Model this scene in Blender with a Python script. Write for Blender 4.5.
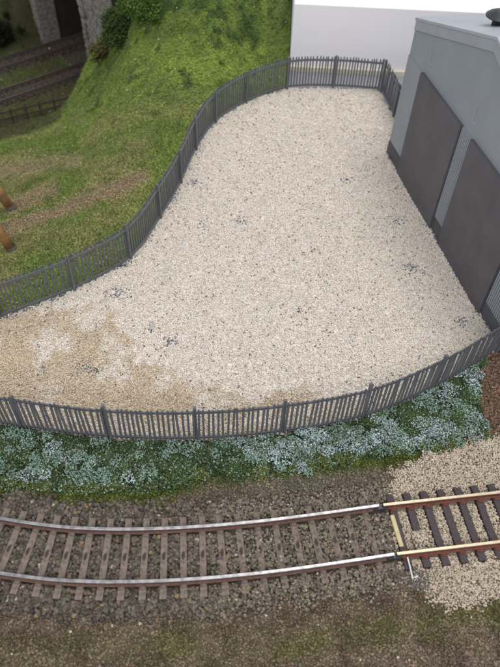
import bpy, math, random
import numpy as np
from mathutils import Matrix, Vector

for o in list(bpy.data.objects): bpy.data.objects.remove(o)
scene = bpy.context.scene
col = scene.collection
U = 0.001                      # everything below is written in millimetres of the model
rng = np.random.default_rng(7); random.seed(7)

# ------------------------------------------------------------------ camera
CAM_H, F_PX, PITCH, ROLL = 214.16, 650.85, 0.860455, 0.04773
_c, _s = math.cos(PITCH), math.sin(PITCH)
FW = np.array([0, _c, -_s]); _rt = np.array([1., 0, 0]); _up = np.array([0, _s, _c])
RT = math.cos(ROLL)*_rt + math.sin(ROLL)*_up
UP = -math.sin(ROLL)*_rt + math.cos(ROLL)*_up
CAM = np.array([0, 0, CAM_H])
cd = bpy.data.cameras.new('camera'); cam = bpy.data.objects.new('camera', cd); col.objects.link(cam)
cd.sensor_fit = 'VERTICAL'; cd.sensor_height = 4.8; cd.sensor_width = 3.6
cd.lens = F_PX/667*4.8
cd.clip_start = 0.005; cd.clip_end = 20
m = Matrix.Identity(4)
for i in range(3):
    m[i][0], m[i][1], m[i][2], m[i][3] = RT[i], UP[i], -FW[i], CAM[i]*U
cam.matrix_world = m
cd.dof.use_dof = True; cd.dof.focus_distance = 0.27; cd.dof.aperture_fstop = 3.0
scene.camera = cam

# ------------------------------------------------------------------ light: an indoor room, a ceiling panel and an added front fill, no sun
w = bpy.data.worlds.new('World'); scene.world = w; w.use_nodes = True
bg = w.node_tree.nodes['Background']; bg.inputs[0].default_value = (0.93, 0.95, 1.0, 1); bg.inputs[1].default_value = 0.72
def area(name, loc, target, sx, sy, power, color):
    l = bpy.data.lights.new(name, 'AREA'); l.shape = 'RECTANGLE'; l.size = sx; l.size_y = sy; l.energy = power; l.color = color
    o = bpy.data.objects.new(name, l); col.objects.link(o); o.location = loc
    o.rotation_euler = (Vector(target)-Vector(loc)).to_track_quat('-Z', 'Y').to_euler()
    return o
area('ceiling_or_fill_lamp', (0.45, 0.40, 1.7), (0.03, 0.28, 0), 1.3, 0.6, 14, (1, 0.975, 0.94))
area('ceiling_or_fill_lamp', (-0.2, -1.3, 1.5), (0.0, 0.3, 0), 1.4, 0.6, 16, (1, 0.98, 0.96))  # fill lamp added behind the camera to brighten the white board
vs = scene.view_settings; vs.view_transform = 'Standard'; vs.look = 'None'; vs.gamma = 1; vs.exposure = 0.0
vs.use_curve_mapping = False
scene.render.engine = 'CYCLES'

# ------------------------------------------------------------------ pixel helpers (a pixel plus a height gives a point)
def at(px, py, z=0.0):
    d = FW*F_PX + RT*(px-250) - UP*(py-333.5)
    return CAM + d*((z-CAM_H)/d[2])
def pix(P):
    d = np.asarray(P, float)-CAM; wv = d@FW
    return np.stack([250+F_PX*(d@RT)/wv, 333.5-F_PX*(d@UP)/wv], -1)

# ------------------------------------------------------------------ numpy helpers
def vnoise(x, y, scale, seed):
    r = np.random.default_rng(seed); T = r.random((128, 128))
    u, v = np.asarray(x)/scale+1000.3, np.asarray(y)/scale+1000.7
    i, j = np.floor(u).astype(int), np.floor(v).astype(int); a, b = u-i, v-j
    a = a*a*(3-2*a); b = b*b*(3-2*b); g = lambda p, q: T[p % 128, q % 128]
    return (g(i, j)*(1-a)+g(i+1, j)*a)*(1-b)+(g(i, j+1)*(1-a)+g(i+1, j+1)*a)*b
def fbm(x, y, scale, seed, n=4):
    s, t, amp = 0, 0, 1
    for k in range(n):
        s = s+amp*vnoise(x, y, scale/2**k, seed+k); t += amp; amp *= .55
    return s/t
def inpoly(x, y, poly):
    poly = np.asarray(poly)[:, :2]; c = np.zeros(np.shape(x), bool)
    for (x1, y1), (x2, y2) in zip(poly, np.roll(poly, -1, 0)):
        if y1 == y2: continue
        c ^= ((y1 > y) != (y2 > y)) & (x < (x2-x1)*(y-y1)/(y2-y1)+x1)
    return c
def segdist(x, y, line):
    line = np.asarray(line)[:, :2]; best = np.full(np.shape(x), 1e9)
    for a, b in zip(line[:-1], line[1:]):
        d = b-a; L = d@d
        t = np.clip(((x-a[0])*d[0]+(y-a[1])*d[1])/L, 0, 1)
        best = np.minimum(best, np.hypot(x-a[0]-t*d[0], y-a[1]-t*d[1]))
    return best
def catmull(P, n=12):
    P = [np.asarray(p, float) for p in P]; Q = [2*P[0]-P[1]]+P+[2*P[-1]-P[-2]]; out = []
    for i in range(1, len(Q)-2):
        for k in range(n):
            t = k/n; a, b, c, d = Q[i-1:i+3]
            out.append(.5*((2*b)+(c-a)*t+(2*a-5*b+4*c-d)*t*t+(3*b-a-3*c+d)*t**3))
    return np.array(out+[P[-1]])
def mixc(a, b, t): return np.asarray(a)*(1-t[..., None])+np.asarray(b)*t[..., None]
def sstep(a, b, x):
    t = np.clip((x-a)/(b-a), 0, 1); return t*t*(3-2*t)
def srgb(r, g, b): return tuple((c/255/12.92 if c/255 <= .04045 else ((c/255+.055)/1.055)**2.4) for c in (r, g, b))

# ------------------------------------------------------------------ materials
def newmat(name):
    mt = bpy.data.materials.new(name); mt.use_nodes = True
    nt = mt.node_tree; return mt, nt, nt.nodes['Principled BSDF']
def N(nt, typ, **kw):
    n = nt.nodes.new(typ)
    for k, v in kw.items():
        if k.startswith('i_'): n.inputs[int(k[2:]) if k[2:].isdigit() else k[2:]].default_value = v
        else: setattr(n, k, v)
    return n
def plain(name, c, rough=.6, metal=0., var=.18, scale=300., bump=0., bscale=1500., spec=.5, c2=None):
    """painted / moulded surface: base colour with mottling, roughness variation and fine relief"""
    mt, nt, b = newmat(name)
    tc = N(nt, 'ShaderNodeTexCoord'); nz = N(nt, 'ShaderNodeTexNoise', i_Scale=scale, i_Detail=6.)
    nt.links.new(tc.outputs['Object'], nz.inputs['Vector'])
    mx = N(nt, 'ShaderNodeMix', data_type='RGBA')
    c2 = c2 or tuple(v*(1-var) for v in c); c1 = tuple(min(1, v*(1+var*.6)) for v in c)
    mx.inputs[6].default_value = (*c1, 1); mx.inputs[7].default_value = (*c2, 1)
    mr = N(nt, 'ShaderNodeMapRange', i_1=.35, i_2=.65)
    nt.links.new(nz.outputs[0], mr.inputs[0]); nt.links.new(mr.outputs[0], mx.inputs[0]); nt.links.new(mx.outputs[2], b.inputs['Base Color'])
    b.inputs['Roughness'].default_value = rough; b.inputs['Metallic'].default_value = metal; b.inputs['Specular IOR Level'].default_value = spec
    if bump:
        n2 = N(nt, 'ShaderNodeTexNoise', i_Scale=bscale, i_Detail=4.)
        nt.links.new(tc.outputs['Object'], n2.inputs['Vector'])
        bp = N(nt, 'ShaderNodeBump', i_Strength=bump, i_Distance=.0003)
        nt.links.new(n2.outputs[0], bp.inputs['Height']); nt.links.new(bp.outputs[0], b.inputs['Normal'])
    return mt
def attrmat(name, rough=.85, var=.25, scale=2500., bump=.5, spec=.25):
    """loose scatter: colour of each grain comes from its own attribute, plus fine grain"""
    mt, nt, b = newmat(name)
    a = N(nt, 'ShaderNodeAttribute', attribute_name='Col')
    tc = N(nt, 'ShaderNodeTexCoord'); nz = N(nt, 'ShaderNodeTexNoise', i_Scale=scale, i_Detail=4.)
    nt.links.new(tc.outputs['Object'], nz.inputs['Vector'])
    mr = N(nt, 'ShaderNodeMapRange', i_1=.3, i_2=.7, i_3=1-var, i_4=1+var)
    nt.links.new(nz.outputs[0], mr.inputs[0])
    hs = N(nt, 'ShaderNodeMix', data_type='RGBA', blend_type='MULTIPLY'); hs.inputs[0].default_value = 1
    nt.links.new(a.outputs['Color'], hs.inputs[6]); nt.links.new(mr.outputs[0], hs.inputs[7]); nt.links.new(hs.outputs[2], b.inputs['Base Color'])
    b.inputs['Roughness'].default_value = rough; b.inputs['Specular IOR Level'].default_value = spec
    if bump:
        bp = N(nt, 'ShaderNodeBump', i_Strength=bump, i_Distance=.0002)
        nt.links.new(nz.outputs[0], bp.inputs['Height']); nt.links.new(bp.outputs[0], b.inputs['Normal'])
    return mt
M = {}
M['grain'] = attrmat('stone_grain', var=.12)
M['foam'] = attrmat('foam_flock', rough=.95, var=.3, spec=.1)
M['soil'] = attrmat('soil', rough=.95, var=.3, scale=1800, bump=1., spec=.1)
M['fence'] = plain('fence_plastic', (.122, .128, .142), rough=.4, var=.15, scale=500, bump=.15)
M['fence_far'] = plain('rustic_wood', srgb(70, 58, 50), rough=.9, var=.3)
M['wall'] = plain('light_grey_cladding', (.262, .290, .322), rough=.55, var=.06, scale=60, bump=.06, bscale=3000)
M['roof'] = plain('roof_grey', (.36, .385, .43), rough=.5, var=.06, scale=60)
M['trim'] = plain('trim_grey', (.33, .355, .39), rough=.55, var=.07, scale=120)
M['door'] = plain('door_grey', (.098, .095, .105), rough=.62, var=.13, scale=90, bump=.1, bscale=2500)
M['plinth'] = plain('plinth_grey', (.085, .085, .098), rough=.7, var=.15, scale=200, bump=.2)
M['vent'] = plain('vent_plastic', (.035, .036, .042), rough=.4, var=.1)
M['white'] = plain('white_board', (.86, .84, .88), rough=.6, var=.02, scale=8)
M['cream'] = plain('cream_edge', (.72, .66, .52), rough=.8, var=.08, scale=200)
M['greybase'] = plain('grey_baseboard', (.30, .31, .34), rough=.85, var=.12, scale=200, bump=.3)
M['sleeper_old'] = plain('weathered_sleeper', srgb(126, 112, 102), rough=.85, var=.25, scale=700, bump=.5, c2=srgb(100, 90, 82))
M['sleeper_new'] = plain('new_sleeper', srgb(62, 51, 54), rough=.6, var=.3, scale=900, bump=.4)
M['slot'] = plain('slot_rim', srgb(70, 58, 52), rough=.8)
M['rail_head'] = plain('steel_rail_head', (.40, .39, .40), rough=.34, metal=.9, var=.35, scale=500)
M['rail_side'] = plain('rail_rust_side', srgb(104, 78, 68), rough=.8, var=.3, scale=900)
M['rail_head_new'] = plain('brassy_rail_head', (.46, .40, .29), rough=.36, metal=.8, var=.14, scale=800)
M['rail_side_new'] = plain('red_rail_side', srgb(112, 62, 50), rough=.75, var=.3, scale=900)
M['rail_dark'] = plain('dull_rail', srgb(92, 80, 76), rough=.5, metal=.4, var=.25, scale=600)
M['sleeper_far'] = plain('far_sleeper', srgb(66, 56, 50), rough=.9, var=.25, scale=500)
M['stone'] = plain('portal_stone', srgb(128, 124, 118), rough=.9, var=.35, scale=350, bump=.9, bscale=900)
M['mortar'] = plain('portal_mortar', srgb(74, 71, 66), rough=.95, var=.3, scale=400, bump=.8)
M['bore_shade'] = plain('shaded_lining', (.022, .017, .014), rough=.95, var=.4, scale=90, bump=.5)  # darkness inside the tunnel put into the lining colour
M['timber'] = plain('brown_timber', srgb(168, 122, 70), rough=.75, var=.4, scale=180, bump=.3, c2=srgb(112, 92, 72))
M['timber_grey'] = plain('grey_timber_end', srgb(96, 90, 80), rough=.9, var=.25, scale=300)
M['wire'] = plain('tinned_wire', (.75, .75, .76), rough=.4, metal=.3)
M['lowfloor'] = plain('trackbed_dirt', srgb(74, 68, 54), rough=.95, var=.4, scale=300, bump=.8)
M['rail_low'] = plain('rail_low_side', srgb(72, 62, 56), rough=.8, var=.3, scale=900)
M['card'] = plain('cream_card', srgb(196, 182, 140), rough=.8, var=.12, scale=400)

# ------------------------------------------------------------------ object helpers
def link(name, me, mat=None, parent=None, loc=(0, 0, 0)):
    o = bpy.data.objects.new(name, me); col.objects.link(o)
    if mat is not None and me is not None and not me.materials:
        for mm in (mat if isinstance(mat, (list, tuple)) else [mat]): me.materials.append(mm)
    o.location = tuple(v*U for v in loc)
    if parent: o.parent = parent
    return o
def mesh(name, V, Fc, smooth=False, mats=None):
    me = bpy.data.meshes.new(name); me.from_pydata([tuple(float(c)*U for c in v) for v in V], [], [tuple(int(i) for i in f) for f in Fc]); me.update()
    if smooth: me.polygons.foreach_set('use_smooth', [True]*len(me.polygons))
    if mats is not None: me.polygons.foreach_set('material_index', mats)
    return me
def thing(name, label, cat, loc, group=None):
    o = bpy.data.objects.new(name, None); col.objects.link(o); o.location = tuple(float(v)*U for v in loc)
    o.empty_display_size = .005
    o['label'] = label; o['category'] = cat
    if group: o['group'] = group
    return o
def tag(o, label=None, cat=None, group=None, kind=None):
    for k, v in (('label', label), ('category', cat), ('group', group), ('kind', kind)):
        if v: o[k] = v
    return o
class MB:
    def __init__(s): s.V = []; s.F = []; s.m = []
    def add(s, V, Fc, mi=0):
        n = len(s.V); s.V += [np.asarray(v, float) for v in V]; s.F += [tuple(i+n for i in f) for f in Fc]; s.m += [mi]*len(Fc)
    def box(s, c, h, X=(1, 0, 0), Y=(0, 1, 0), Z=(0, 0, 1), mi=0, bev=0):
        c, X, Y, Z = [np.asarray(v, float) for v in (c, X, Y, Z)]
        if not bev:
            V = [c+sx*h[0]*X+sy*h[1]*Y+sz*h[2]*Z for sz in (-1, 1) for sx, sy in ((-1, -1), (1, -1), (1, 1), (-1, 1))]
            s.add(V, [(3, 2, 1, 0), (4, 5, 6, 7), (0, 1, 5, 4), (1, 2, 6, 5), (2, 3, 7, 6), (3, 0, 4, 7)], mi)
        else:   # top edges chamfered
            V = []
            for z, k in ((-h[2], 0), (h[2]-bev, 0), (h[2], bev)):
                V += [c+sx*(h[0]-k)*X+sy*(h[1]-k)*Y+z*Z for sx, sy in ((-1, -1), (1, -1), (1, 1), (-1, 1))]
            Fc = [(3, 2, 1, 0), (8, 9, 10, 11)]
            for r in (0, 4): Fc += [(r+i, r+(i+1) % 4, r+4+(i+1) % 4, r+4+i) for i in range(4)]
            s.add(V, Fc, mi)
    def sweep(s, path, prof, closed_prof=True, mis=None, cap=True):
        """prof: list of (side, up) swept along a path on the ground plan"""
        path = np.asarray(path, float); k = len(prof); n = len(path); V = []
        for i in range(n):
            t = path[min(i+1, n-1)]-path[max(i-1, 0)]; t[2] = 0; t /= np.linalg.norm(t); sd = np.array([t[1], -t[0], 0])
            V += [path[i]+sd*a+np.array([0, 0, b]) for a, b in prof]
        Fc = []; mi = []
        for i in range(n-1):
            for j in range(k):
                Fc.append((i*k+j, (i+1)*k+j, (i+1)*k+(j+1) % k, i*k+(j+1) % k)); mi.append(mis[j] if mis else 0)
        if cap: Fc += [tuple(range(k)), tuple(range((n-1)*k, n*k))[::-1]]; mi += [0, 0]
        b = len(s.V); s.V += V; s.F += [tuple(q+b for q in f) for f in Fc]; s.m += mi
    def tube(s, P, R, n=10, mi=0):
        P = [np.asarray(p, float) for p in P]; V = []; Fc = []
        for i, p in enumerate(P):
            t = P[min(i+1, len(P)-1)]-P[max(i-1, 0)]; t /= np.linalg.norm(t)
            a = np.cross(t, [0.3, 1, .1]); a /= np.linalg.norm(a); b = np.cross(t, a)
            V += [p+R[i]*(math.cos(q)*a+math.sin(q)*b) for q in np.linspace(0, 2*math.pi, n, endpoint=False)]
        for i in range(len(P)-1):
            Fc += [(i*n+j, i*n+(j+1) % n, (i+1)*n+(j+1) % n, (i+1)*n+j) for j in range(n)]
        Fc += [tuple(range(n))[::-1], tuple(range((len(P)-1)*n, len(P)*n))]
        s.add(V, Fc, mi)
    def mesh(s, name, smooth=False, base=(0, 0, 0)):
        return mesh(name, [v-np.asarray(base, float) for v in s.V], s.F, smooth, s.m)
    def obj(s, name, mat, parent=None, smooth=False, base=None):
        base = np.zeros(3) if base is None else np.asarray(base, float)
        return link(name, s.mesh(name, smooth, base), mat, parent, (0, 0, 0) if parent else base)

ICO_V = []; _p = (1+5**.5)/2
for a, b in ((1, _p), (-1, _p), (1, -_p), (-1, -_p)): ICO_V += [(0, a, b), (a, b, 0), (b, 0, a)]
ICO_V = np.array(ICO_V)/np.linalg.norm(ICO_V[0])
ICO_F = []
for i in range(12):
    for j in range(i+1, 12):
        for k in range(j+1, 12):
            if all(abs(np.linalg.norm(ICO_V[a]-ICO_V[b])-1.0515) < .01 for a, b in ((i, j), (j, k), (i, k))):
                n_ = np.cross(ICO_V[j]-ICO_V[i], ICO_V[k]-ICO_V[i]); ICO_F.append((i, j, k) if n_@ICO_V[i] > 0 else (i, k, j))
ICO_F = np.array(ICO_F)
OCT_V = np.array([(1, 0, 0), (-1, 0, 0), (0, 1, 0), (0, -1, 0), (0, 0, 1), (0, 0, -1)], float)
OCT_F = np.array([(0, 2, 4), (2, 1, 4), (1, 3, 4), (3, 0, 4), (2, 0, 5), (1, 2, 5), (3, 1, 5), (0, 3, 5)])
def randrot(n):
    q = rng.normal(size=(n, 4)); q /= np.linalg.norm(q, axis=1)[:, None]; a, b, c, d = q.T
    return np.stack([np.stack([1-2*(c*c+d*d), 2*(b*c-a*d), 2*(b*d+a*c)], -1), np.stack([2*(b*c+a*d), 1-2*(b*b+d*d), 2*(c*d-a*b)], -1), np.stack([2*(b*d-a*c), 2*(c*d+a*b), 1-2*(b*b+c*c)], -1)], 1)
def trimesh(name, V, T, C):
    me = bpy.data.meshes.new(name); me.vertices.add(len(V)); me.vertices.foreach_set('co', (V*U).astype(np.float32).ravel())
    me.loops.add(T.size); me.loops.foreach_set('vertex_index', T.astype(np.int32).ravel())
    me.polygons.add(len(T)); me.polygons.foreach_set('loop_start', np.arange(0, T.size, 3, dtype=np.int32))
    me.update(calc_edges=True)
    at_ = me.attributes.new('Col', 'FLOAT_COLOR', 'POINT')
    at_.data.foreach_set('color', np.concatenate([C, np.ones((len(C), 1))], 1).astype(np.float32).ravel())
    return me
def scatter(name, P, size, C, mat, shape='ico', flat=.75, jit=.28, parent=None):
    BV, BF = (ICO_V, ICO_F) if shape == 'ico' else (OCT_V, OCT_F)
    n, k = len(P), len(BV)
    V = BV[None]*(1+rng.uniform(-jit, jit, (n, k, 1)))*rng.uniform(flat, 1.25, (n, 1, 3))
    V = np.einsum('nij,nkj->nki', randrot(n), V)*np.asarray(size)[:, None, None]+np.asarray(P)[:, None, :]
    T = (BF[None]+(np.arange(n)*k)[:, None, None]).reshape(-1, 3)
    me = trimesh(name, V.reshape(-1, 3), T, np.repeat(np.clip(C, 0, 1), k, 0))
    return tag(link(name, me, mat, parent), kind='stuff')
def blades(name, P, h, C, mat, n=4, spread=.8, wd=.16):
    """static grass: n thin bent blades a tuft"""
    P = np.repeat(P, n, 0)+np.concatenate([rng.normal(0, .45, (len(P)*n, 2)), np.zeros((len(P)*n, 1))], 1); C = np.repeat(C, n, 0)*rng.uniform(.7, 1.3, (len(P), 1)); h = np.repeat(h, n)*rng.uniform(.6, 1.2, len(P))
    a = rng.uniform(0, 2*math.pi, len(P)); sd = np.stack([np.cos(a), np.sin(a), 0*a], -1)*wd
    b = rng.uniform(0, 2*math.pi, len(P)); ln = rng.uniform(.1, spread, len(P))
    tip = np.stack([np.cos(b)*ln*h, np.sin(b)*ln*h, h], -1)
    V = np.stack([P-sd, P+sd, P+tip], 1).reshape(-1, 3)
    me = trimesh(name, V, np.arange(len(V)).reshape(-1, 3), np.repeat(np.clip(C, 0, 1), 3, 0))
    return tag(link(name, me, mat), kind='stuff')
def sheet(name, xs, ys, zfun, cfun, keep, mat, thick=0):
    X, Y = np.meshgrid(xs, ys); Z = zfun(X, Y); nx, ny = len(xs), len(ys)
    V = np.stack([X, Y, Z], -1).reshape(-1, 3); C = cfun(X, Y, Z).reshape(-1, 3)
    idx = np.arange(nx*ny).reshape(ny, nx)
    Q = np.stack([idx[:-1, :-1], idx[:-1, 1:], idx[1:, 1:], idx[1:, :-1]], -1).reshape(-1, 4)
    cx = V[Q].mean(1); Q = Q[keep(cx[:, 0], cx[:, 1])]
    T = np.concatenate([Q[:, [0, 1, 2]], Q[:, [0, 2, 3]]])
    used = np.unique(T); mp = np.full(len(V), -1); mp[used] = np.arange(len(used))
    me = trimesh(name, V[used], mp[T], C[used]); me.polygons.foreach_set('use_smooth', [True]*len(me.polygons))
    return tag(link(name, me, mat), kind='structure')
def inframe(P, mg=35):
    p = pix(P); return (p[:, 0] > -mg) & (p[:, 0] < 500+mg) & (p[:, 1] > -mg) & (p[:, 1] < 667+mg)

# ================================================================== layout lines (plan, mm)
LEFT = [(-137, 168), (-109.5, 186.5), (-81.1, 205.9), (-59, 228.1), (-48.6, 258.7), (-41.4, 289), (-36, 320.5), (-27, 349.5), (-9.7, 373.5), (16, 393.5), (46.1, 398.2), (76, 397.1)]
NEAR = [(-117, 135.5), (-84.3, 131.3), (-51.1, 128.6), (-18.2, 129.7), (14.1, 134.6), (46.3, 143.6), (76, 159.5), (103.5, 179)]
V3 = lambda P, z=0: [np.array([p[0], p[1], z]) for p in P]
left_path = catmull(V3(LEFT)); near_path = catmull(V3(NEAR))
BA = np.array([74.5, 327, 0]); BD = np.array([.2331, -.9725, 0]); BN = np.array([-.9725, -.2331, 0])   # building gable: corner, along, outward
BW = 146.
yard_poly = np.array([p[:2] for p in left_path] + [(81.5, 366), (86.5, 334), (86.5, 328), tuple((BA+BN*-2)[:2]), tuple((BA+BD*BW+BN*-2)[:2])] + [p[:2] for p in near_path[::-1]] + [(-170, 140), (-175, 168)])

# ================================================================== SETTING: hillside, lower track bed
ZT = -105.
PO = np.array([-224., 652., ZT]); PU = np.array([.672, -.7405, 0]); PT = np.array([.7405, .672, 0])     # tunnel portal: inner left foot, across, inwards
PW = 93.
ctrl = []
def cp(px, py, z): p = at(px, py, z); ctrl.append((p[0], p[1], z))
for p in LEFT: ctrl.append((p[0], p[1], -.6))
for a in ((230, 62, 6), (190, 75, 6), (262, 45, 8), (150, 110, 0), (120, 140, -6), (100, 175, -5), (60, 205, -12), (30, 245, -6), (0, 262, -5), (0, 205, -26), (45, 172, -34), (0, 165, -48),
          (45, 143, -62), (0, 142, -84), (100, 120, -26), (75, 130, -56), (64, 116, -88), (82, 82, -72), (93, 52, -57), (105, 95, -38), (112, 60, -33), (135, 60, -10), (120, 22, -20), (132, 2, 0), (150, 2, 16),
          (200, 2, 27), (200, 35, 17), (160, 40, 4), (250, 2, 30), (287, 3, 30), (287, 40, 13), (285, 70, 4)): cp(*a)
for a in ((0, 131), (35, 119), (54, 113), (66, 104), (78, 84), (0, 110), (0, 60), (30, 47), (88, 47)): cp(*a, ZT)
for a in ((0, 28, -84), (0, 2, -66), (18, 10, -72)): cp(*a)
ctrl += [(17, 490, 40), (17, 640, 48), (-80, 640, 45), (-60, 530, 40), (-130, 190, -3), (-170, 200, -4), (-200, 330, -60), (-260, 430, -103), (-300, 480, ZT), (-340, 600, ZT), (-300, 660, -80), (-300, 720, -50), (-240, 720, -60), (-330, 300, -70), (-250, 220, -25), (-100, 520, 0), (-90, 565, 5)]
for k in (100, 115):
    p = PO+PU*k-PT*4; ctrl.append((p[0], p[1], -88+(k-100)*1.6))
ctrl = np.array(ctrl)
def tps(r): return np.where(r > 0, r*r*np.log(r+1e-9), 0)
_K = tps(np.linalg.norm(ctrl[:, None, :2]-ctrl[None, :, :2], axis=2)/100)+np.eye(len(ctrl))*.004
_Pm = np.concatenate([np.ones((len(ctrl), 1)), ctrl[:, :2]/100], 1)
_A = np.block([[_K, _Pm], [_Pm.T, np.zeros((3, 3))]])
_w = np.linalg.solve(_A, np.concatenate([ctrl[:, 2], np.zeros(3)]))
def hill(X, Y):
    X = np.asarray(X, float); Y = np.asarray(Y, float); z = _w[-3]+_w[-2]*X/100+_w[-1]*Y/100
    for i, c in enumerate(ctrl): z = z+_w[i]*tps(np.hypot(X-c[0], Y-c[1])/100)
    d = segdist(X, Y, left_path); f = sstep(0, 35, d)
    z = z*sstep(0, 10, d)-.8*(1-sstep(0, 10, d))
    z = z+(fbm(X, Y, 22, 3)-.5)*6*f+(fbm(X, Y, 6, 9)-.5)*2.2*f
    lat = (X-PO[0])*PU[0]+(Y-PO[1])*PU[1]; dep = (X-PO[0])*PT[0]+(Y-PO[1])*PT[1]
    bed = (1-sstep(93, 118, lat))*sstep(-8, 2, lat)*(1-sstep(-400, -60, -dep-460))
    z = np.maximum(z, ZT-.5+(fbm(X, Y, 7, 5)-.5)*1.5)
    # the two tracks run level
    lev = sstep(-14, 0, lat)*(1-sstep(88, 108, lat))
    occl = sstep(-60, -10, dep)                     # towards the portal the bank spills down beside the near track
    return z*(1-lev)+(ZT+(fbm(X, Y, 5, 15)-.5)*1.0)*lev
paths_px = [[(0, 233), (25, 222), (60, 212), (95, 196), (140, 178)], [(10, 208), (30, 200), (52, 190)], [(0, 172), (40, 166), (75, 160)]]
def grass_col(X, Y, Z):
    P = np.stack([X, Y, Z], -1); q = pix(P.reshape(-1, 3)).reshape(P.shape[:-1]+(2,)); px, py = q[..., 0], q[..., 1]
    n1, n2, n3 = fbm(X, Y, 40, 21), fbm(X, Y, 12, 31), fbm(X, Y, 5, 41)
    bright = np.array(srgb(130, 150, 70)); mid = np.array(srgb(108, 124, 66)); dark = np.array(srgb(60, 76, 44)); olive = np.array(srgb(136, 134, 88)); dirt = np.array(srgb(146, 128, 104))
    steep = sstep(-30, 20, Z)*0+sstep(160, 110, py+.15*px)     # the upper bank carries fresher turf
    c = mixc(olive, mid, sstep(.35, .65, n1))
    c = c*(1-steep[..., None])+mixc(mid, bright, sstep(.35, .62, n2*.6+n1*.4))*steep[..., None]
    nearf = 1-sstep(6, 26, segdist(X, Y, left_path)); c = mixc(c, bright*.95, nearf*.6)
    c = mixc(c, dark, sstep(.50, .68, n3*.5+n2*.5)*(.3+.5*steep))
    up = sstep(60, 5, py-.12*(px-150)); c = mixc(c, dark*1.2, up*(.25+.75*sstep(.38, .6, n2*.5+n3*.5))*.8)
    for k, pl in enumerate(paths_px):
        d = segdist(px, py, pl); c = mixc(c, dirt, (1-sstep(3, 11, d+(n3-.5)*12))*(.9, .8, .6)[k])
    # trackside weeds on the low level: greyer and browner
    lat = (X-PO[0])*PU[0]+(Y-PO[1])*PU[1]
    low = sstep(-82, -100, Z); c = mixc(c, mixc(np.array(srgb(78, 74, 58)), np.array(srgb(84, 88, 58)), sstep(.4, .6, n2)), low*.9)
    far = sstep(0, -14, lat); c = mixc(c, mixc(np.array(srgb(78, 74, 58)), np.array(srgb(58, 64, 42)), sstep(.4, .6, n2)), far*.95)  # far bank: hill shading put into the colour, darker and duller
    return c
def keep_hill(x, y):
    lat = (x-PO[0])*PU[0]+(y-PO[1])*PU[1]; dep = (x-PO[0])*PT[0]+(y-PO[1])*PT[1]
    bore = (dep > -.5) & (lat > -7) & (lat < PW+52)
    return ~inpoly(x, y, yard_poly) & ~bore & ((y > 190) | (x < -95)) & (x < 17.2)
xs = np.arange(-330, 17.3, 2.48); ys = np.arange(150, 735, 2.5); xs[-1] = 17.2
hillside = sheet('grass_hillside', xs, ys, hill, lambda X, Y, Z: grass_col(X, Y, Z)*.8, keep_hill, M['soil'])
# cut end of the hillside board beside the white board
mb = MB(); yy = np.arange(393, 735, 3.); zz = hill(np.full(len(yy), 17.2), yy)
mb.add([(17.3, y, z) for y, z in zip(yy, zz)]+[(17.3, y, -112) for y in yy], [(i, i+1, len(yy)+i+1, len(yy)+i) for i in range(len(yy)-1)])
tag(mb.obj('hillside_end', M['vent']), kind='structure')

# grass and foam on the hillside
def hill_pts(n, x0, x1, y0, y1):
    x = rng.uniform(x0, x1, n); y = rng.uniform(y0, y1, n)
    k = keep_hill(x, y) & (segdist(x, y, left_path) > 1.4) & (x < 16.6); x, y = x[k], y[k]
    z = hill(x, y); P = np.stack([x, y, z], -1); k = inframe(P, 30); return P[k]
P = np.concatenate([hill_pts(108000, -300, 17, 170, 720), hill_pts(60000, -160, 10, 170, 360)])
C = grass_col(P[:, 0], P[:, 1], P[:, 2])
lat = (P[:, 0]-PO[0])*PU[0]+(P[:, 1]-PO[1])*PU[1]
ontrack = (np.abs(lat-16.5) < 14) | (np.abs(lat-72) < 14)
grassy = C[:, 1]/C.sum(1)
sel = ~ontrack
C2 = C*rng.uniform(.6, 1.45, (len(P), 1))*(1+rng.normal(0, .07, (len(P), 3)))
wh = rng.random(len(P)) < .006; C2[wh] = srgb(205, 200, 170)
s_ = rng.uniform(.45, .95, len(P))*np.where(grassy > .39, 1, .6); s_[wh] *= .9
scatter('turf_flock', P[sel]+[0, 0, .25], s_[sel], C2[sel], M['foam'], shape='oct')
g = sel & (grassy > .40) & (rng.random(len(P)) < .45)
blades('static_grass', P[g], rng.uniform(1.2, 2.6, g.sum()), C[g]*1.1, M['foam'], n=3)

# ================================================================== SETTING: yard, near ground
def ground_z(X, Y): return -.5+(fbm(X, Y, 16, 61)-.5)*1.4+(fbm(X, Y, 4, 71)-.5)*.7
rpx = lambda pts: np.array([at(a, b)[:2] for a, b in pts])
veg_poly = np.concatenate([np.array([(p[0], p[1]-.3) for p in near_path]), rpx([(478, 372), (480, 400), (489, 436), (440, 449), (380, 457), (300, 473), (200, 477), (160, 490), (100, 494), (0, 489), (-80, 486)])])
tan_poly = rpx([(396, 472), (420, 460), (445, 452), (490, 436), (640, 400), (640, 590), (500, 598), (445, 606), (414, 592), (402, 568), (398, 548), (386, 505)])
red_poly = rpx([(474, 376), (482, 350), (640, 300), (640, 398), (490, 434), (480, 405)])
moss_line = [at(*p) for p in ((-40, 488), (100, 496), (165, 488), (220, 476), (310, 470), (400, 458), (440, 452), (490, 438))]
moss_left = [at(*p) for p in ((-40, 502), (40, 505), (110, 505), (165, 497))]
moss_low = [at(*p) for p in ((-30, 660), (60, 655), (150, 648), (250, 648), (340, 640), (420, 622), (540, 600))]
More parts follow.
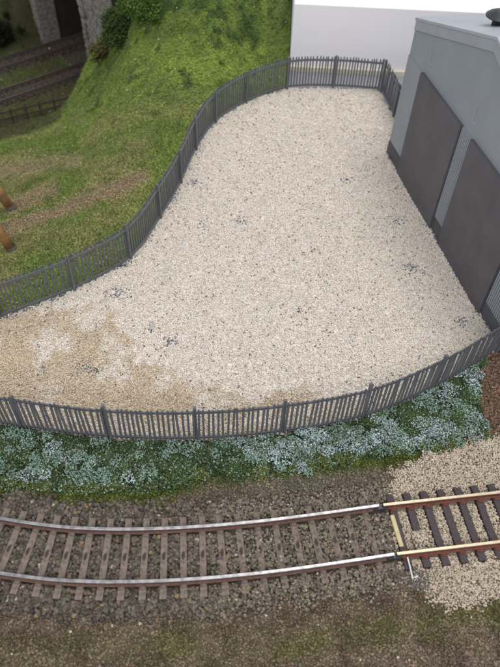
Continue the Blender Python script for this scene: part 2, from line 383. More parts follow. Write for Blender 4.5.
def near_col(X, Y, Z=None):
    n1, n2, n3 = fbm(X, Y, 14, 81), fbm(X, Y, 5, 91), fbm(X, Y, 2.2, 95)
    earth = mixc(srgb(106, 93, 80), srgb(128, 114, 98), sstep(.35, .65, n2))
    moss = mixc(srgb(92, 92, 58), srgb(112, 112, 64), n2)
    c = earth
    c = mixc(c, moss, (1-sstep(1, 9, segdist(X, Y, moss_low)+(n2-.5)*8))*.7*(.45+.55*sstep(.38, .6, n1)))
    c = mixc(c, mixc(srgb(64, 74, 34), srgb(104, 118, 50), n2), (1-sstep(1.5, 5.5, segdist(X, Y, moss_line)+(n2-.5)*6))*.9)
    c = mixc(c, mixc(srgb(70, 80, 42), srgb(112, 122, 60), n2), (1-sstep(2, 6, segdist(X, Y, moss_left)+(n2-.5)*7))*.7*sstep(.36, .56, n3*.5+n1*.5))
    # grey olive fine ballast strip above and on the right half of the old track
    g = sstep(78, 88, Y)*(1-sstep(112, 119, Y-.1*X))*sstep(-30, 10, X); c = mixc(c, mixc(srgb(104, 98, 86), srgb(126, 119, 104), n2), g*.8)
    v = inpoly(X, Y, veg_poly); c = np.where(v[..., None], np.array(srgb(58, 70, 50)), c)
    r = inpoly(X, Y, red_poly); c = np.where(r[..., None], mixc(srgb(132, 106, 90), srgb(100, 82, 70), n2), c)
    t = inpoly(X+(n3-.5)*5, Y+(n2-.5)*7, tan_poly); c = np.where(t[..., None], np.array(srgb(190, 175, 152)), c)
    return c
yard_flag = lambda x, y: inpoly(x, y, yard_poly)
sheet('near_ground', np.arange(-150, 190.1, 1.7), np.arange(20, 215, 1.5), ground_z, lambda X, Y, Z: near_col(X, Y)*.75, lambda x, y: ~yard_flag(x, y) & (y < 140+60*(x > 0)), M['soil'])

tan_px = [(-60, 300), (20, 318), (95, 300), (125, 330), (150, 365), (215, 388), (255, 398), (340, 388), (350, 402), (200, 425), (-60, 420)]
slate_px = [(118, 295, 9), (88, 367, 11), (171, 341, 7), (195, 184, 6), (239, 220, 6), (396, 221, 6), (411, 267, 7), (423, 273, 4), (205, 225, 5), (300, 310, 5), (462, 322, 8), (150, 330, 4), (345, 180, 4), (310, 250, 4), (128, 262, 6), (40, 372, 7)]
def yard_col(X, Y, dither=False):
    P = np.stack([X, Y, 0*X], -1); q = pix(P.reshape(-1, 3)).reshape(P.shape[:-1]+(2,)); px, py = q[..., 0], q[..., 1]
    n1, n2 = fbm(X, Y, 13, 101), fbm(X, Y, 5, 111)
    pale = mixc(srgb(230, 222, 212), srgb(222, 214, 203), n2); tan = mixc(srgb(199, 181, 156), srgb(207, 191, 168), n2)
    jx = rng.normal(0, 5, px.shape) if dither else 0
    t = inpoly(px+(n1-.5)*60+jx, py+(n2-.5)*40+jx, tan_px)*1.0
    t = t*sstep(.34, .56, n1*.7+n2*.3+(rng.normal(0, .03, px.shape) if dither else 0))
    lowf = (1-sstep(3, 12, segdist(X, Y, near_path)+(n1-.5)*10))*(1-sstep(30, 60, X))*.8
    t = np.clip(np.maximum(t, lowf*.7)*.86+.06, 0, 1)
    if dither: t = np.where(rng.random(t.shape) < t, .55+.45*t, t*.45)
    return mixc(pale, tan, t)
sheet('yard_ground', np.arange(-140, 112, 2.), np.arange(120, 402, 2.), lambda X, Y: -.35+(fbm(X, Y, 20, 121)-.5)*.8, lambda X, Y, Z: yard_col(X, Y)*.92, lambda x, y: yard_flag(x, y), M['soil'])
n = 212000
x = rng.uniform(-135, 112, n); y = rng.uniform(124, 400, n)
k = yard_flag(x, y); x, y = x[k], y[k]; P = np.stack([x, y, -.3+(fbm(x, y, 20, 121)-.5)*.8+rng.uniform(0, .34, len(x))], -1); P = P[inframe(P, 25)]
C = yard_col(P[:, 0], P[:, 1], True)*rng.uniform(.78, 1.12, (len(P), 1))*(1+rng.normal(0, .025, (len(P), 3)))
r = rng.random(len(P)); odd = r < .03; C[odd] = np.array(srgb(150, 130, 105))*rng.uniform(.6, 1.2, (odd.sum(), 1))
odd = r > .994; C[odd] = np.array(srgb(120, 114, 108))
q = pix(P); pr = np.zeros(len(P))
for a, b, rr in slate_px:
    pr = np.maximum(pr, .5*np.exp(-(((q[:, 0]-a)/rr)**2+((q[:, 1]-b)/(rr*.6))**2)))
pr = np.maximum(pr, .55*(1-sstep(.5, 3.2, segdist(P[:, 0], P[:, 1], left_path)))*sstep(.4, .6, fbm(P[:, 0], P[:, 1], 7, 131)))
bl = np.stack([BA, BA+BD*BW]); pr = np.maximum(pr, .6*(1-sstep(.3, 2.2, segdist(P[:, 0], P[:, 1], bl)+0)))
sl = rng.random(len(P)) < pr; C[sl] = np.array(srgb(112, 120, 130))*rng.uniform(.35, 1.5, (sl.sum(), 1))
scatter('yard_gravel', P, rng.uniform(.28, .56, len(P)), C, M['grain'], shape='oct', jit=.3)
# gravel kicked up over the foot of the building and fences, uneven edge
# grey strip behind the back fence
mb = MB(); mb.add([(17.6, 390, -.6), (260, 340, -.6), (260, 425, -.6), (17.6, 425, -.6)], [(0, 1, 2, 3)])
tag(mb.obj('grey_baseboard', M['greybase']), kind='structure')
# base slab under everything near, so that no edge hangs in the air
mb = MB(); pl = [tuple(p) for p in yard_poly] + [(-175, 20), (200, 20), (200, 425), (17.6, 425)]
pl = [(-150, 20), (192, 20), (192, 300), (80, 399), (17.6, 396)] + [tuple(p[:2]) for p in left_path[::-1][24:]] + [(-150, 166)]
n_ = len(pl); mb.add([(a, b, -2.2) for a, b in pl]+[(a, b, -14) for a, b in pl], [tuple(range(n_)), tuple(range(n_, 2*n_))[::-1]]+[(i, n_+i, n_+(i+1) % n_, (i+1) % n_) for i in range(n_)])
tag(mb.obj('baseboard', M['greybase']), kind='structure')

# ================================================================== TRACKS
def arclen(path):
    d = np.concatenate([[0], np.cumsum(np.linalg.norm(np.diff(path, axis=0), axis=1))]); return d
def sample(path, s):
    d = arclen(path); p = np.array([np.interp(s, d, path[:, i]) for i in range(3)])
    e = np.array([np.interp(s+.5, d, path[:, i]) for i in range(3)])-np.array([np.interp(s-.5, d, path[:, i]) for i in range(3)])
    return p, e/np.linalg.norm(e)
def off(path, a):
    out = []
    for i in range(len(path)):
        t = path[min(i+1, len(path)-1)]-path[max(i-1, 0)]; t = t/np.linalg.norm(t); out.append(path[i]+a*np.array([t[1], -t[0], 0]))
    return np.array(out)
HEAD = .56; RH = 2.6
PROF = [(-.95, 0), (.95, 0), (.95, .35), (.35, .65), (.35, RH-.9), (HEAD, RH-.65), (HEAD, RH-.12), (HEAD-.14, RH), (-HEAD+.14, RH), (-HEAD, RH-.12), (-HEAD, RH-.65), (-.35, RH-.9), (-.35, .65), (-.95, .35)]
PMI = [0]*6+[1, 1, 1]+[0]*5
def build_track(name, label, path, zs, spacing, slen, swid, mats, group, start=2., rail_ext=(0, 0), slots=False, skew=0, z_sink=None, tie_plate=False, gauge=16.5):
    base = np.array(path[len(path)//2]); base = np.array([base[0], base[1], zs-1.8])
    root = thing(name, label, 'railway track', base, group)
    ms, mhead, mside = mats; g = gauge/2+HEAD
    for sgn in (-1, 1):
        rp = off(path, sgn*g); rp = rp.copy(); rp[:, 2] = zs
        mb = MB(); mb.sweep(rp, PROF, mis=PMI); mb.obj('rail', [mside, mhead], root, base=base)
    mb = MB(); mb.box((0, 0, -.9), (slen/2, swid/2, .9), bev=.18); sm = mb.mesh('sleeper'); sm.materials.append(ms)
    mb = MB()
    mb.box((0, 0, .18), (1.9, swid*.36, .22), bev=.1); cm = mb.mesh('rail_chair'); cm.materials.append(mside if tie_plate else ms)
    mb = MB()
    for a in np.linspace(0, 2*math.pi, 14, endpoint=False):
        b = a+2*math.pi/14; o_, i_ = (1.35, .52), (.95, .22)
        mb.add([(o_[0]*math.cos(a), o_[1]*math.sin(a), .02), (o_[0]*math.cos(b), o_[1]*math.sin(b), .02), (i_[0]*math.cos(b), i_[1]*math.sin(b), .2), (i_[0]*math.cos(a), i_[1]*math.sin(a), .2)], [(0, 1, 2, 3)])
        mb.add([(i_[0]*math.cos(a), i_[1]*math.sin(a), .2), (i_[0]*math.cos(b), i_[1]*math.sin(b), .2), (0, 0, -.03)], [(0, 1, 2)])
    slm = mb.mesh('nail_slot'); slm.materials.append(M['slot'])
    L = arclen(path)[-1]; s = start; n_ = 0
    while s < L-1:
        p, t = sample(path, s); a = math.atan2(t[1], t[0])-math.pi/2+skew+random.gauss(0, .012)
        o = link('sleeper', sm, None, root); dz = z_sink(s/L) if z_sink else 0
        o.location = ((p[0]-base[0])*U, (p[1]-base[1])*U, (zs-base[2]+dz-.05)*U); o.rotation_euler = (random.gauss(0, .006), random.gauss(0, .006), a)
        for sg in (-1, 1):
            c = link('rail_chair', cm, None, o); c.location = (sg*g*U, 0, 0)
        if slots:
            c = link('nail_slot', slm, None, o, (0, 0, .25))
        s += spacing; n_ += 1
    return root
# old weathered track, a gentle curve through the foreground
Fp = [(-150, 107), (-112, 96), (-81.2, 92.3), (-66.9, 90.5), (-52, 89.9), (-35.1, 90.6), (-15.1, 92.7), (3.1, 95.2), (18, 97.9), (34.1, 101), (48.8, 104.1)]
Rp = [(-145, 89.5), (-108, 78.8), (-76.3, 75.3), (-65.2, 74.2), (-48.8, 73.7), (-32.6, 74.5), (-7.9, 77.1), (5, 79.1), (20, 81.8), (33.1, 84.4), (50.6, 87.9)]
ctr = np.array([((a[0]+b[0])/2, (a[1]+b[1])/2, 0) for a, b in zip(Fp, Rp)])
for _ in range(2): ctr[1:-1] = .25*ctr[:-2]+.5*ctr[1:-1]+.25*ctr[2:]
old_path = catmull(ctr, 10)
ZS = 1.3
old = build_track('railway_track', 'weathered grey-brown track with silver rail tops curving across the foreground', old_path, ZS, 6.45, 27.6, 2.35,
            (M['sleeper_old'], M['rail_head'], M['rail_side']), None, start=1.5, slots=True, z_sink=lambda t: -.55*sstep(.62, .8, np.array(t)))
e = ctr[-1]; dr = np.array([42, 7.0, 0])/np.hypot(42, 7.0)
new_path = np.array([e+dr*s for s in (1.3, 15, 30, 45, 60, 80, 110)])
new = build_track('railway_track', 'new track with dark purplish sleepers and brassy rails laid in tan gravel', new_path, ZS, 6.4, 27.0, 2.6,
            (M['sleeper_new'], M['rail_head_new'], M['rail_side_new']), None, start=3.6, tie_plate=True)
for sg in (-1, 1):   # joiners where the two tracks meet
    p = e+np.array([dr[1], -dr[0], 0])*sg*(16.5/2+HEAD)+dr*.6; nb_ = np.array(new.location)/U
    mb = MB(); mb.box(p+[0, 0, ZS+.75], (2.6, 1.05, .6), X=dr, Y=(dr[1], -dr[0], 0), bev=.2); mb.obj('rail_joiner', M['vent'], new, base=nb_)
# lower tracks to the tunnel
for lt, lab, st in ((16.5, 'dull track on the low level nearer the tunnel wall, entering the dark tunnel', 3), (72., 'dull track on the low level beside the little wooden fence', 5)):
    pth = np.array([PO+PU*lt+PT*s for s in np.arange(-150, 91, 10.)])
    build_track('railway_track', lab, pth, ZT+2.0, 7.5, 27, 3.0, (M['sleeper_far'], M['rail_dark'], M['rail_low']), 'tracks on the low level', start=st)

# ballast
def occupied(x, y, path, z):
    pass
def on_rail(P, path, g=16.5/2+HEAD, wd=1.5):
    return (np.abs(segdist(P[:, 0], P[:, 1], path)-g) < wd)
def sleeper_mask(P, path, spacing, start, slen, swid, upto=9e9):
    d = arclen(path); best = np.full(len(P), False)
    s = start
    while s < min(d[-1]-1, upto):
        p, t = sample(path, s); nrm = np.array([t[1], -t[0], 0]); v = P-p
        best |= (np.abs(v@t) < swid/2+.25) & (np.abs(v@nrm) < slen/2+.2); s += spacing
    return best
n = 60000
x = rng.uniform(-95, 62, n); y = rng.uniform(52, 122, n); P = np.stack([x, y, 0*x], -1)
dd = segdist(x, y, old_path); tn = inpoly(x, y, tan_poly); rt_ = sstep(-30, 10, x)
prob = (1-sstep(15.5, 21.5, dd+(fbm(x, y, 6, 141)-.5)*6)); k = (rng.random(n) < prob) & ~tn & inframe(P, 20) & (x < 52)
P = P[k]; rt_ = rt_[k]
L_old = arclen(old_path)[-1]
k = ~on_rail(P, old_path) & ~sleeper_mask(P, old_path, 6.45, 1.5, 27.6, 2.35, upto=L_old*.70)
k &= ~(sleeper_mask(P, old_path, 6.45, 1.5, 27.6, 2.35) & (rng.random(len(P)) < .55))
P = P[k]; rt_ = rt_[k]
P[:, 2] = ground_z(P[:, 0], P[:, 1])*.5+rng.uniform(0, .75, len(P))+.1+rt_*.15
keep = rng.random(len(P)) < .62; P = P[keep]; rt_ = rt_[keep]
C = mixc(srgb(100, 92, 83), srgb(128, 119, 105), rt_*.8)*rng.uniform(.45, 1.35, (len(P), 1))*(1+rng.normal(0, .05, (len(P), 3)))
od = rng.random(len(P)); C[od < .02] = srgb(138, 118, 90); C[od > .985] = srgb(170, 160, 140)
scatter('track_ballast', P, rng.uniform(.42, .92, len(P))*(1-.28*rt_), C, M['grain'], jit=.3)
# fine grey-olive grit above the track and loose earth crumbs everywhere in front
n = 130000
x = rng.uniform(-110, 130, n); y = rng.uniform(40, 190, n); P = np.stack([x, y, 0*x], -1)
k = ~yard_flag(x, y) & inframe(P, 20) & ~inpoly(x, y, veg_poly) & (segdist(x, y, old_path) > 13.5) & (y < 150+50*(x > 60)); P = P[k]
n3, n2 = fbm(P[:, 0], P[:, 1], 2.2, 95), fbm(P[:, 0], P[:, 1], 5, 91)
tn = inpoly(P[:, 0]+(n3-.5)*5, P[:, 1]+(n2-.5)*7, tan_poly); P = P[~tn & ~((P[:, 0] > 50) & on_rail(P, new_path))]
C = near_col(P[:, 0], P[:, 1])*rng.uniform(.5, 1.4, (len(P), 1))*(1+rng.normal(0, .06, (len(P), 3)))
wh = rng.random(len(P)) < .0012; C[wh] = srgb(205, 202, 190)
P[:, 2] = ground_z(P[:, 0], P[:, 1])+rng.uniform(0, .4, len(P))
rd = inpoly(P[:, 0], P[:, 1], red_poly)
scatter('earth_crumbs', P, rng.uniform(.25, .62, len(P))*np.where(rd, 1.35, 1), C, M['foam'], shape='oct')
mo = (C[:, 1] > C[:, 0]*1.06) & (rng.random(len(P)) < .5)
blades('moss_fibres', P[mo], rng.uniform(.7, 1.6, mo.sum()), C[mo]*1.05, M['foam'], n=3)
# tan gravel round the new track
n = 80000
x = rng.uniform(45, 150, n); y = rng.uniform(55, 150, n); P = np.stack([x, y, 0*x], -1)
n3, n2 = fbm(x, y, 2.2, 95), fbm(x, y, 5, 91)
jr = rng.normal(0, 1.1, n)*(1+2*(rng.random(n) < .06)); k = inpoly(x+(n3-.5)*9+jr, y+(n2-.5)*9+jr[::-1], tan_poly) & inframe(P, 110) & (x > 49); P = P[k]
in_new = segdist(P[:, 0], P[:, 1], new_path)
sm_ = sleeper_mask(P, new_path, 6.4, 3.6, 27, 2.6)
p2, t2 = sample(new_path, 3.6+6.4); nr = np.array([t2[1], -t2[0], 0]); v = P-p2; cover = (np.abs(v@t2) < 2.4) & (v@nrm if False else (v@nr) > 1.0) & ((v@nr) < 8.0)
k = ~on_rail(P, new_path) & (~sm_ | cover); P = P[k]; cover = cover[k]
P[:, 2] = ground_z(P[:, 0], P[:, 1])*.4+rng.uniform(0, .7, len(P))+cover*1.3
C = mixc(srgb(194, 179, 160), srgb(208, 195, 177), fbm(P[:, 0], P[:, 1], 8, 151))*rng.uniform(.65, 1.12, (len(P), 1))*(1+rng.normal(0, .03, (len(P), 3)))
od = rng.random(len(P)); C[od < .04] = srgb(120, 96, 76)
dj = np.hypot(P[:, 0]-58, P[:, 1]-80); gm = (rng.random(len(P)) < .8*(1-sstep(3, 7, dj))); C[gm] = np.array(srgb(116, 110, 104))*rng.uniform(.6, 1.3, (gm.sum(), 1))
scatter('tan_gravel', P, rng.uniform(.27, .52, len(P)), C, M['grain'], shape='oct', jit=.32)
# ballast of the low tracks
n = 26000
lt = rng.uniform(-6, 100, n); dp = rng.uniform(-150, 60, n); P = PO+lt[:, None]*PU+dp[:, None]*PT
P = P[inframe(P, 20)]; lt = (P-PO)@PU
prob = np.maximum(np.exp(-((lt-16.5)/13)**4), np.exp(-((lt-72)/13)**4)); P = P[rng.random(len(P)) < prob]; P[:, 2] = ZT+rng.uniform(0, 1., len(P))
C = np.array(srgb(92, 82, 70))*rng.uniform(.5, 1.3, (len(P), 1))
scatter('low_track_ballast', P, rng.uniform(.6, 1.1, len(P)), C, M['grain'], shape='oct')

# ================================================================== GROUND COVER strip below the near fence
cl = []
tries = 0
while len(cl) < 420 and tries < 9000:
    tries += 1
    px_, py_ = random.uniform(-20, 492), random.uniform(360, 492); p = at(px_, py_)
    if not inpoly(np.array(p[0]), np.array(p[1]), veg_poly): continue
    if min([math.hypot(p[0]-c[0], p[1]-c[1]) for c in cl] or [9]) < 1.6: continue
    d = float(segdist(np.array(p[0]), np.array(p[1]), moss_line)); u = random.random()
    right = float(sstep(170, 300, np.array(px_)))
    nb = float(fbm(np.array(p[0]), np.array(p[1]), 13, 201)); nd = float(fbm(np.array(p[0]), np.array(p[1]), 6.5, 207)); pb = .02+(.12+.58*right)*float(sstep(.46, .56, np.array(nb)))
    if nd > .525: u = .5+u*.5 if u > pb*.3 else u
    if d < 4.5 and u < .7: kind = 'moss'
    elif u < pb: kind = 'blue'
    elif u < pb+.42-.1*right: kind = 'teal'
    elif u < .86: kind = 'dark'
    else: kind = 'green'
    cl.append((p[0], p[1], kind, px_))
colr = dict(blue=srgb(176, 191, 192), teal=srgb(136, 160, 146), dark=srgb(70, 82, 54), moss=srgb(98, 106, 56), green=srgb(82, 104, 66))
PP, CC, SS = [], [], []
for (a, b, kd, px_) in cl:
    r0 = random.uniform(2.0, 3.6)*(1.15 if kd == 'blue' else 1); hh = dict(blue=2.6, teal=2.2, dark=1.3, moss=1.2, green=1.8)[kd]*random.uniform(.7, 1.3)
    k_ = int(56*r0); rr = r0*np.sqrt(rng.random(k_)); th = rng.uniform(0, 2*math.pi, k_); rr = rr*(1+.25*np.sin(th*3+a))
    x, y = a+rr*np.cos(th), b+rr*np.sin(th); z = hh*np.sqrt(np.clip(1-(rr/r0/1.15)**2, 0, 1))*rng.uniform(.55, 1.05, k_)
    ok = ~yard_flag(x, y) & (segdist(x, y, near_path) > .35); x, y, z = x[ok], y[ok], z[ok]
    c = np.array(colr[kd])*random.uniform(.8, 1.15)*rng.uniform(.65, 1.35, (len(x), 1))
    mixd = rng.random(len(x)); c[mixd < .2] = np.array(colr['dark'])*rng.uniform(.7, 1.5, ((mixd < .2).sum(), 1)); c[(mixd > .2) & (mixd < .34)] = np.array(colr['teal']); c[mixd > .993] = srgb(210, 214, 200)
    PP.append(np.stack([x, y, ground_z(x, y)+z], -1)); CC.append(c); SS.append(rng.uniform(.15, .33, len(x)))
x = rng.uniform(-110, 110, 30000); y = rng.uniform(100, 185, 30000); k = inpoly(x, y, veg_poly); x, y = x[k], y[k]
c = mixc(srgb(66, 80, 48), srgb(116, 140, 118), sstep(.4, .6, fbm(x, y, 4, 171)))*rng.uniform(.6, 1.4, (len(x), 1))
PP.append(np.stack([x, y, ground_z(x, y)+rng.uniform(0, .8, len(x))], -1)); CC.append(c); SS.append(rng.uniform(.24, .46, len(x)))
P = np.concatenate(PP); C = np.concatenate(CC); S = np.concatenate(SS); k = inframe(P, 20)
o = scatter('ground_cover', P[k], S[k]*1.3, C[k], M['foam'], shape='oct')
tag(o, 'bluish green foam ground cover in a strip below the near fence', 'ground cover')

# ================================================================== FENCES
FH = 20.3
def pale_mesh(h=FH):
    wd, th = .42, .24
    V = []; Fc = []
    pr = [(-wd, .6), (wd, .6), (wd, h-.9), (wd*.4, h-.1), (0, h), (-wd*.4, h-.1), (-wd, h-.9)]
    V = [(a, -th, b) for a, b in pr]+[(a, th, b) for a, b in pr]; n = len(pr)
    # W-section: a shallow fold down the middle
    Fc = [tuple(range(n)), tuple(range(n, 2*n))[::-1]]+[((i+1) % n, i, n+i, n+(i+1) % n) for i in range(n)]
    me = mesh('pale', V, Fc); me.materials.append(M['fence']); return me
def post_mesh(h=FH+.9):
    mb = MB(); mb.box((0, 0, h/2-.5), (.58, .58, h/2+.5), bev=.2)
    me = mb.mesh('post'); me.materials.append(M['fence']); return me
PALE, POST = pale_mesh(), post_mesh()
def fence(label, posts, path, outward, npale=12, cat='fence'):
    """posts: indices along the catmull path every 12 samples; outward: +1 / -1 side on which the pales stand"""
    base = np.array([*path[len(path)//2][:2], 0]); root = thing('palisade_fence', label, cat, base, 'palisade fences round the gravel yard')
    d = arclen(path); nseg = len(posts)-1
    for i in range(nseg+1):
        p, t = sample(path, min(max(d[i*12] if i*12 < len(d) else d[-1], .6), d[-1]-.6)); nr = np.array([t[1], -t[0], 0])*outward
        o = link('post', POST, None, root); c = p-nr*.62-base
        o.location = tuple(c*U); o.rotation_euler = (random.gauss(0, .012), random.gauss(0, .012), math.atan2(t[1], t[0]))
    for i in range(nseg):
        seg = path[i*12:(i+1)*12+1]
        for zc in (1.5, FH-2.3):
            mb = MB(); pr = [(-.3, zc-.6), (.3, zc-.6), (.3, zc+.6), (-.3, zc+.6)]
            sp = off(seg, -.3*outward); sp[:, 2] = 0
            mb.sweep(sp, [(a, b) for a, b in pr]); mb.obj('fence_rail', M['fence'], root, base=base)
        s0, s1 = d[i*12], d[(i+1)*12]; k = max(2, round((s1-s0)/1.86))
        for j in range(k):
            s = s0+(j+.5)*(s1-s0)/k
            p, t = sample(path, s); nr = np.array([t[1], -t[0], 0])*outward
            o = link('pale', PALE, None, root); c = p+nr*.26-base
            o.location = (c[0]*U, c[1]*U, random.uniform(-.15, .1)*U); o.rotation_euler = (random.gauss(0, .01), random.gauss(0, .014), math.atan2(t[1], t[0]))
    return root
fence('long grey palisade fence curving between the grass bank and the gravel yard', LEFT, left_path, -1)
fence('dark grey palisade fence in front, along the bluish ground cover', NEAR, near_path, 1)
bk = [(77.3, 396.2), (82.2, 366), (87.5, 333.5)]; bkp = catmull(V3(bk)); fence('short grey palisade fence from the back corner to the grey building', bk, bkp, -1)
rt = [(105.2, 180.2), (137, 183), (168, 186)]; rtp = catmull(V3(rt)); fence('grey palisade fence end running off to the right past the building corner', rt, rtp, 1)

# ================================================================== BUILDING
EAVE, RIDGE, DEPTH = 75., 99., 190.
bld = thing('industrial_building', 'light grey model industrial building with two large dark doors in its gable', 'building', BA+BD*BW/2-BN*-20)
bb = np.array(BA+BD*BW/2-BN*-20)
def B(s, o, z): return BA+BD*s+BN*o+np.array([0, 0, z])      # s along gable, o outward, z up
def gz(s): return EAVE+(RIDGE-EAVE)*(1-abs(s-BW/2)/(BW/2))
mb = MB()   # walls: gable face and a closed shed body
pts = [(0, 0), (BW, 0), (BW, EAVE), (BW/2, RIDGE), (0, EAVE)]
V = [B(s, 0, z) for s, z in pts]+[B(s, -DEPTH, z) for s, z in pts]
mb.add(V, [(0, 1, 2, 3, 4), (9, 8, 7, 6, 5)]+[(i, (i+1) % 5, 5+(i+1) % 5, 5+i) for i in (0, 1, 4)])
mb.obj('wall', M['wall'], bld, base=bb)
# two roof slopes with thickness, overhanging the gable
for sg in (-1, 1):
    mb = MB(); a = BW/2; e_ = BW/2+sg*(BW/2+.6); ze = EAVE-(RIDGE-EAVE)/(BW/2)*.6
    V = []
    for o_ in (.9, -DEPTH-.9):
        V += [B(a, o_, RIDGE+.1), B(e_, o_, ze+.1), B(e_, o_, ze+1.3), B(a, o_, RIDGE+1.3)]
    mb.add(V, [(0, 1, 2, 3), (7, 6, 5, 4), (3, 2, 6, 7), (0, 4, 5, 1), (1, 5, 6, 2)])
    ro = mb.obj('roof', M['roof'], bld, base=bb)
    # verge board along the gable
    mb = MB(); V = []
    for o_ in (.02, .55): V += [B(a, o_, RIDGE+.15), B(e_-sg*.6, o_, EAVE+.15), B(e_-sg*.6, o_, EAVE-4.6), B(a, o_, RIDGE-4.6)]
    mb.add(V, [(0, 1, 2, 3), (7, 6, 5, 4), (0, 4, 5, 1), (1, 5, 6, 2), (2, 6, 7, 3)]); mb.obj('verge_board', M['trim'], bld, base=bb)
# roof ventilator
def bdir(): return BD
vent_s, vent_o = 42., -17.
vp = B(vent_s, vent_o, gz(vent_s)+2.0)
# gable cladding: doors, corrugated strips, plinths
def slab(name, s0, s1, z0, z1, o0, o1, mat, parent=bld):
    mb = MB(); V = [B(s, o_, z) for o_ in (o0, o1) for s, z in ((s0, z0), (s1, z0), (s1, z1), (s0, z1))]
    mb.add(V, [(3, 2, 1, 0), (4, 5, 6, 7), (0, 1, 5, 4), (1, 2, 6, 5), (2, 3, 7, 6), (3, 0, 4, 7)]); return mb.obj(name, mat, parent, base=bb)
doors = ((19.5, 67.5), (78.5, 127.3))
def scuff(mt):
    nt = mt.node_tree; b = nt.nodes['Principled BSDF']; src = b.inputs['Base Color'].links[0].from_socket
    tc = N(nt, 'ShaderNodeTexCoord'); mp = N(nt, 'ShaderNodeMapping'); mp.inputs['Scale'].default_value = (900, 900, 60); mp.inputs['Rotation'].default_value = (.35, .2, 0)
    nz = N(nt, 'ShaderNodeTexNoise', i_Scale=1., i_Detail=2.); mr = N(nt, 'ShaderNodeMapRange', i_1=.70, i_2=.78, i_3=0., i_4=.3)
    n2 = N(nt, 'ShaderNodeTexNoise', i_Scale=45., i_Detail=2.); m2 = N(nt, 'ShaderNodeMapRange', i_1=.48, i_2=.62); mu = N(nt, 'ShaderNodeMath', operation='MULTIPLY')
    mx = N(nt, 'ShaderNodeMix', data_type='RGBA'); mx.inputs[7].default_value = (.4, .4, .42, 1)
    L = nt.links.new; L(tc.outputs['Object'], mp.inputs[0]); L(mp.outputs[0], nz.inputs['Vector']); L(nz.outputs[0], mr.inputs[0]); L(tc.outputs['Object'], n2.inputs['Vector']); L(n2.outputs[0], m2.inputs[0])
    L(mr.outputs[0], mu.inputs[0]); L(m2.outputs[0], mu.inputs[1]); L(mu.outputs[0], mx.inputs[0]); L(src, mx.inputs[6]); L(mx.outputs[2], b.inputs['Base Color'])
scuff(M['door'])
for s0, s1 in doors:
    dr_ = slab('door', s0, s1, -1, 58.5, .02, 1.7, M['door'])
def corr(s0, s1, z0, z1):
    mb = MB(); pr = []; s = s0; pitch = 1.35
    prof = []
    while s < s1-.01:
        prof += [(s, .25), (s+pitch*.25, .25), (s+pitch*.4, .85), (s+pitch*.85, .85)]; s += pitch
    prof = [p_ for p_ in prof if p_[0] <= s1]; n_ = len(prof)
    V = [B(a, b, z) for z in (z0, z1) for a, b in prof]
    mb.add(V, [(i, i+1, n_+i+1, n_+i) for i in range(n_-1)])
    mb.add([B(prof[0][0], .02, z0), B(prof[-1][0], .02, z0)]+[B(a, b, z0) for a, b in prof[::-1]], [tuple(range(n_+2))])
    mb.add([B(prof[0][0], .02, z1), B(prof[-1][0], .02, z1)]+[B(a, b, z1) for a, b in prof[::-1]], [tuple(range(n_+2))[::-1]])
    return mb.obj('cladding_strip', M['wall'], bld, base=bb)
slab('cladding_strip', .1, 19.2, 8.2, 57.8, .02, .5, M['wall'])
corr(67.8, 78.2, 8.2, 58.2); corr(127.6, BW-.1, 8.2, 58.2)
slab('plinth', -.3, 19.2, -1, 7.9, .02, .75, M['plinth']); slab('plinth', 67.8, 78.2, -1, 7.9, .02, .45, M['plinth']); slab('plinth', 127.6, BW+.3, -1, 7.9, .02, .6, M['plinth'])
# faint moulded bracket marks on the gable
for s_c, z_c in ((22, 67.5), (73.3, 67)):
    mk = slab('moulded_bracket', s_c, s_c+.45, z_c-3, z_c+3.4, .02, .32, M['trim']); slab('moulded_bracket', s_c+.45, s_c+3.6, z_c-3, z_c-2.5, .02, .32, M['trim'])
# ventilator cowl standing on the roof slope
mb = MB(); ring = []
prof = [(2.4, -2.), (2.4, 2.4), (3.0, 2.8), (5.6, 2.9), (5.9, 3.1), (5.9, 3.6), (5.0, 3.8), (4.8, 4.5), (3.0, 5.0), (2.8, 5.5), (.05, 5.7)]
V = []; k_ = 20
for r_, z_ in prof: V += [vp+np.array([r_*math.cos(a), r_*math.sin(a), z_]) for a in np.linspace(0, 2*math.pi, k_, endpoint=False)]
Fc = []
for i in range(len(prof)-1): Fc += [(i*k_+j, i*k_+(j+1) % k_, (i+1)*k_+(j+1) % k_, (i+1)*k_+j) for j in range(k_)]
mb.add(V, Fc); mb.obj('roof_ventilator', M['vent'], bld, smooth=True, base=bb)

# ================================================================== WHITE BOARD behind
wb = thing('white_board', 'plain white upright board behind the yard, cream edge at its foot', 'board', (140, 440, -.5)); wbb = np.array([140, 440, -.5])
mb = MB(); mb.box((150, 448, 21.3), (132.2, 29, 21.3), bev=.6); mb.obj('panel', M['white'], wb, base=wbb)
mb = MB(); mb.box((150, 417.8, 1.3), (132, 1.1, 1.8), bev=.3); mb.obj('foot_strip', M['cream'], wb, base=wbb)

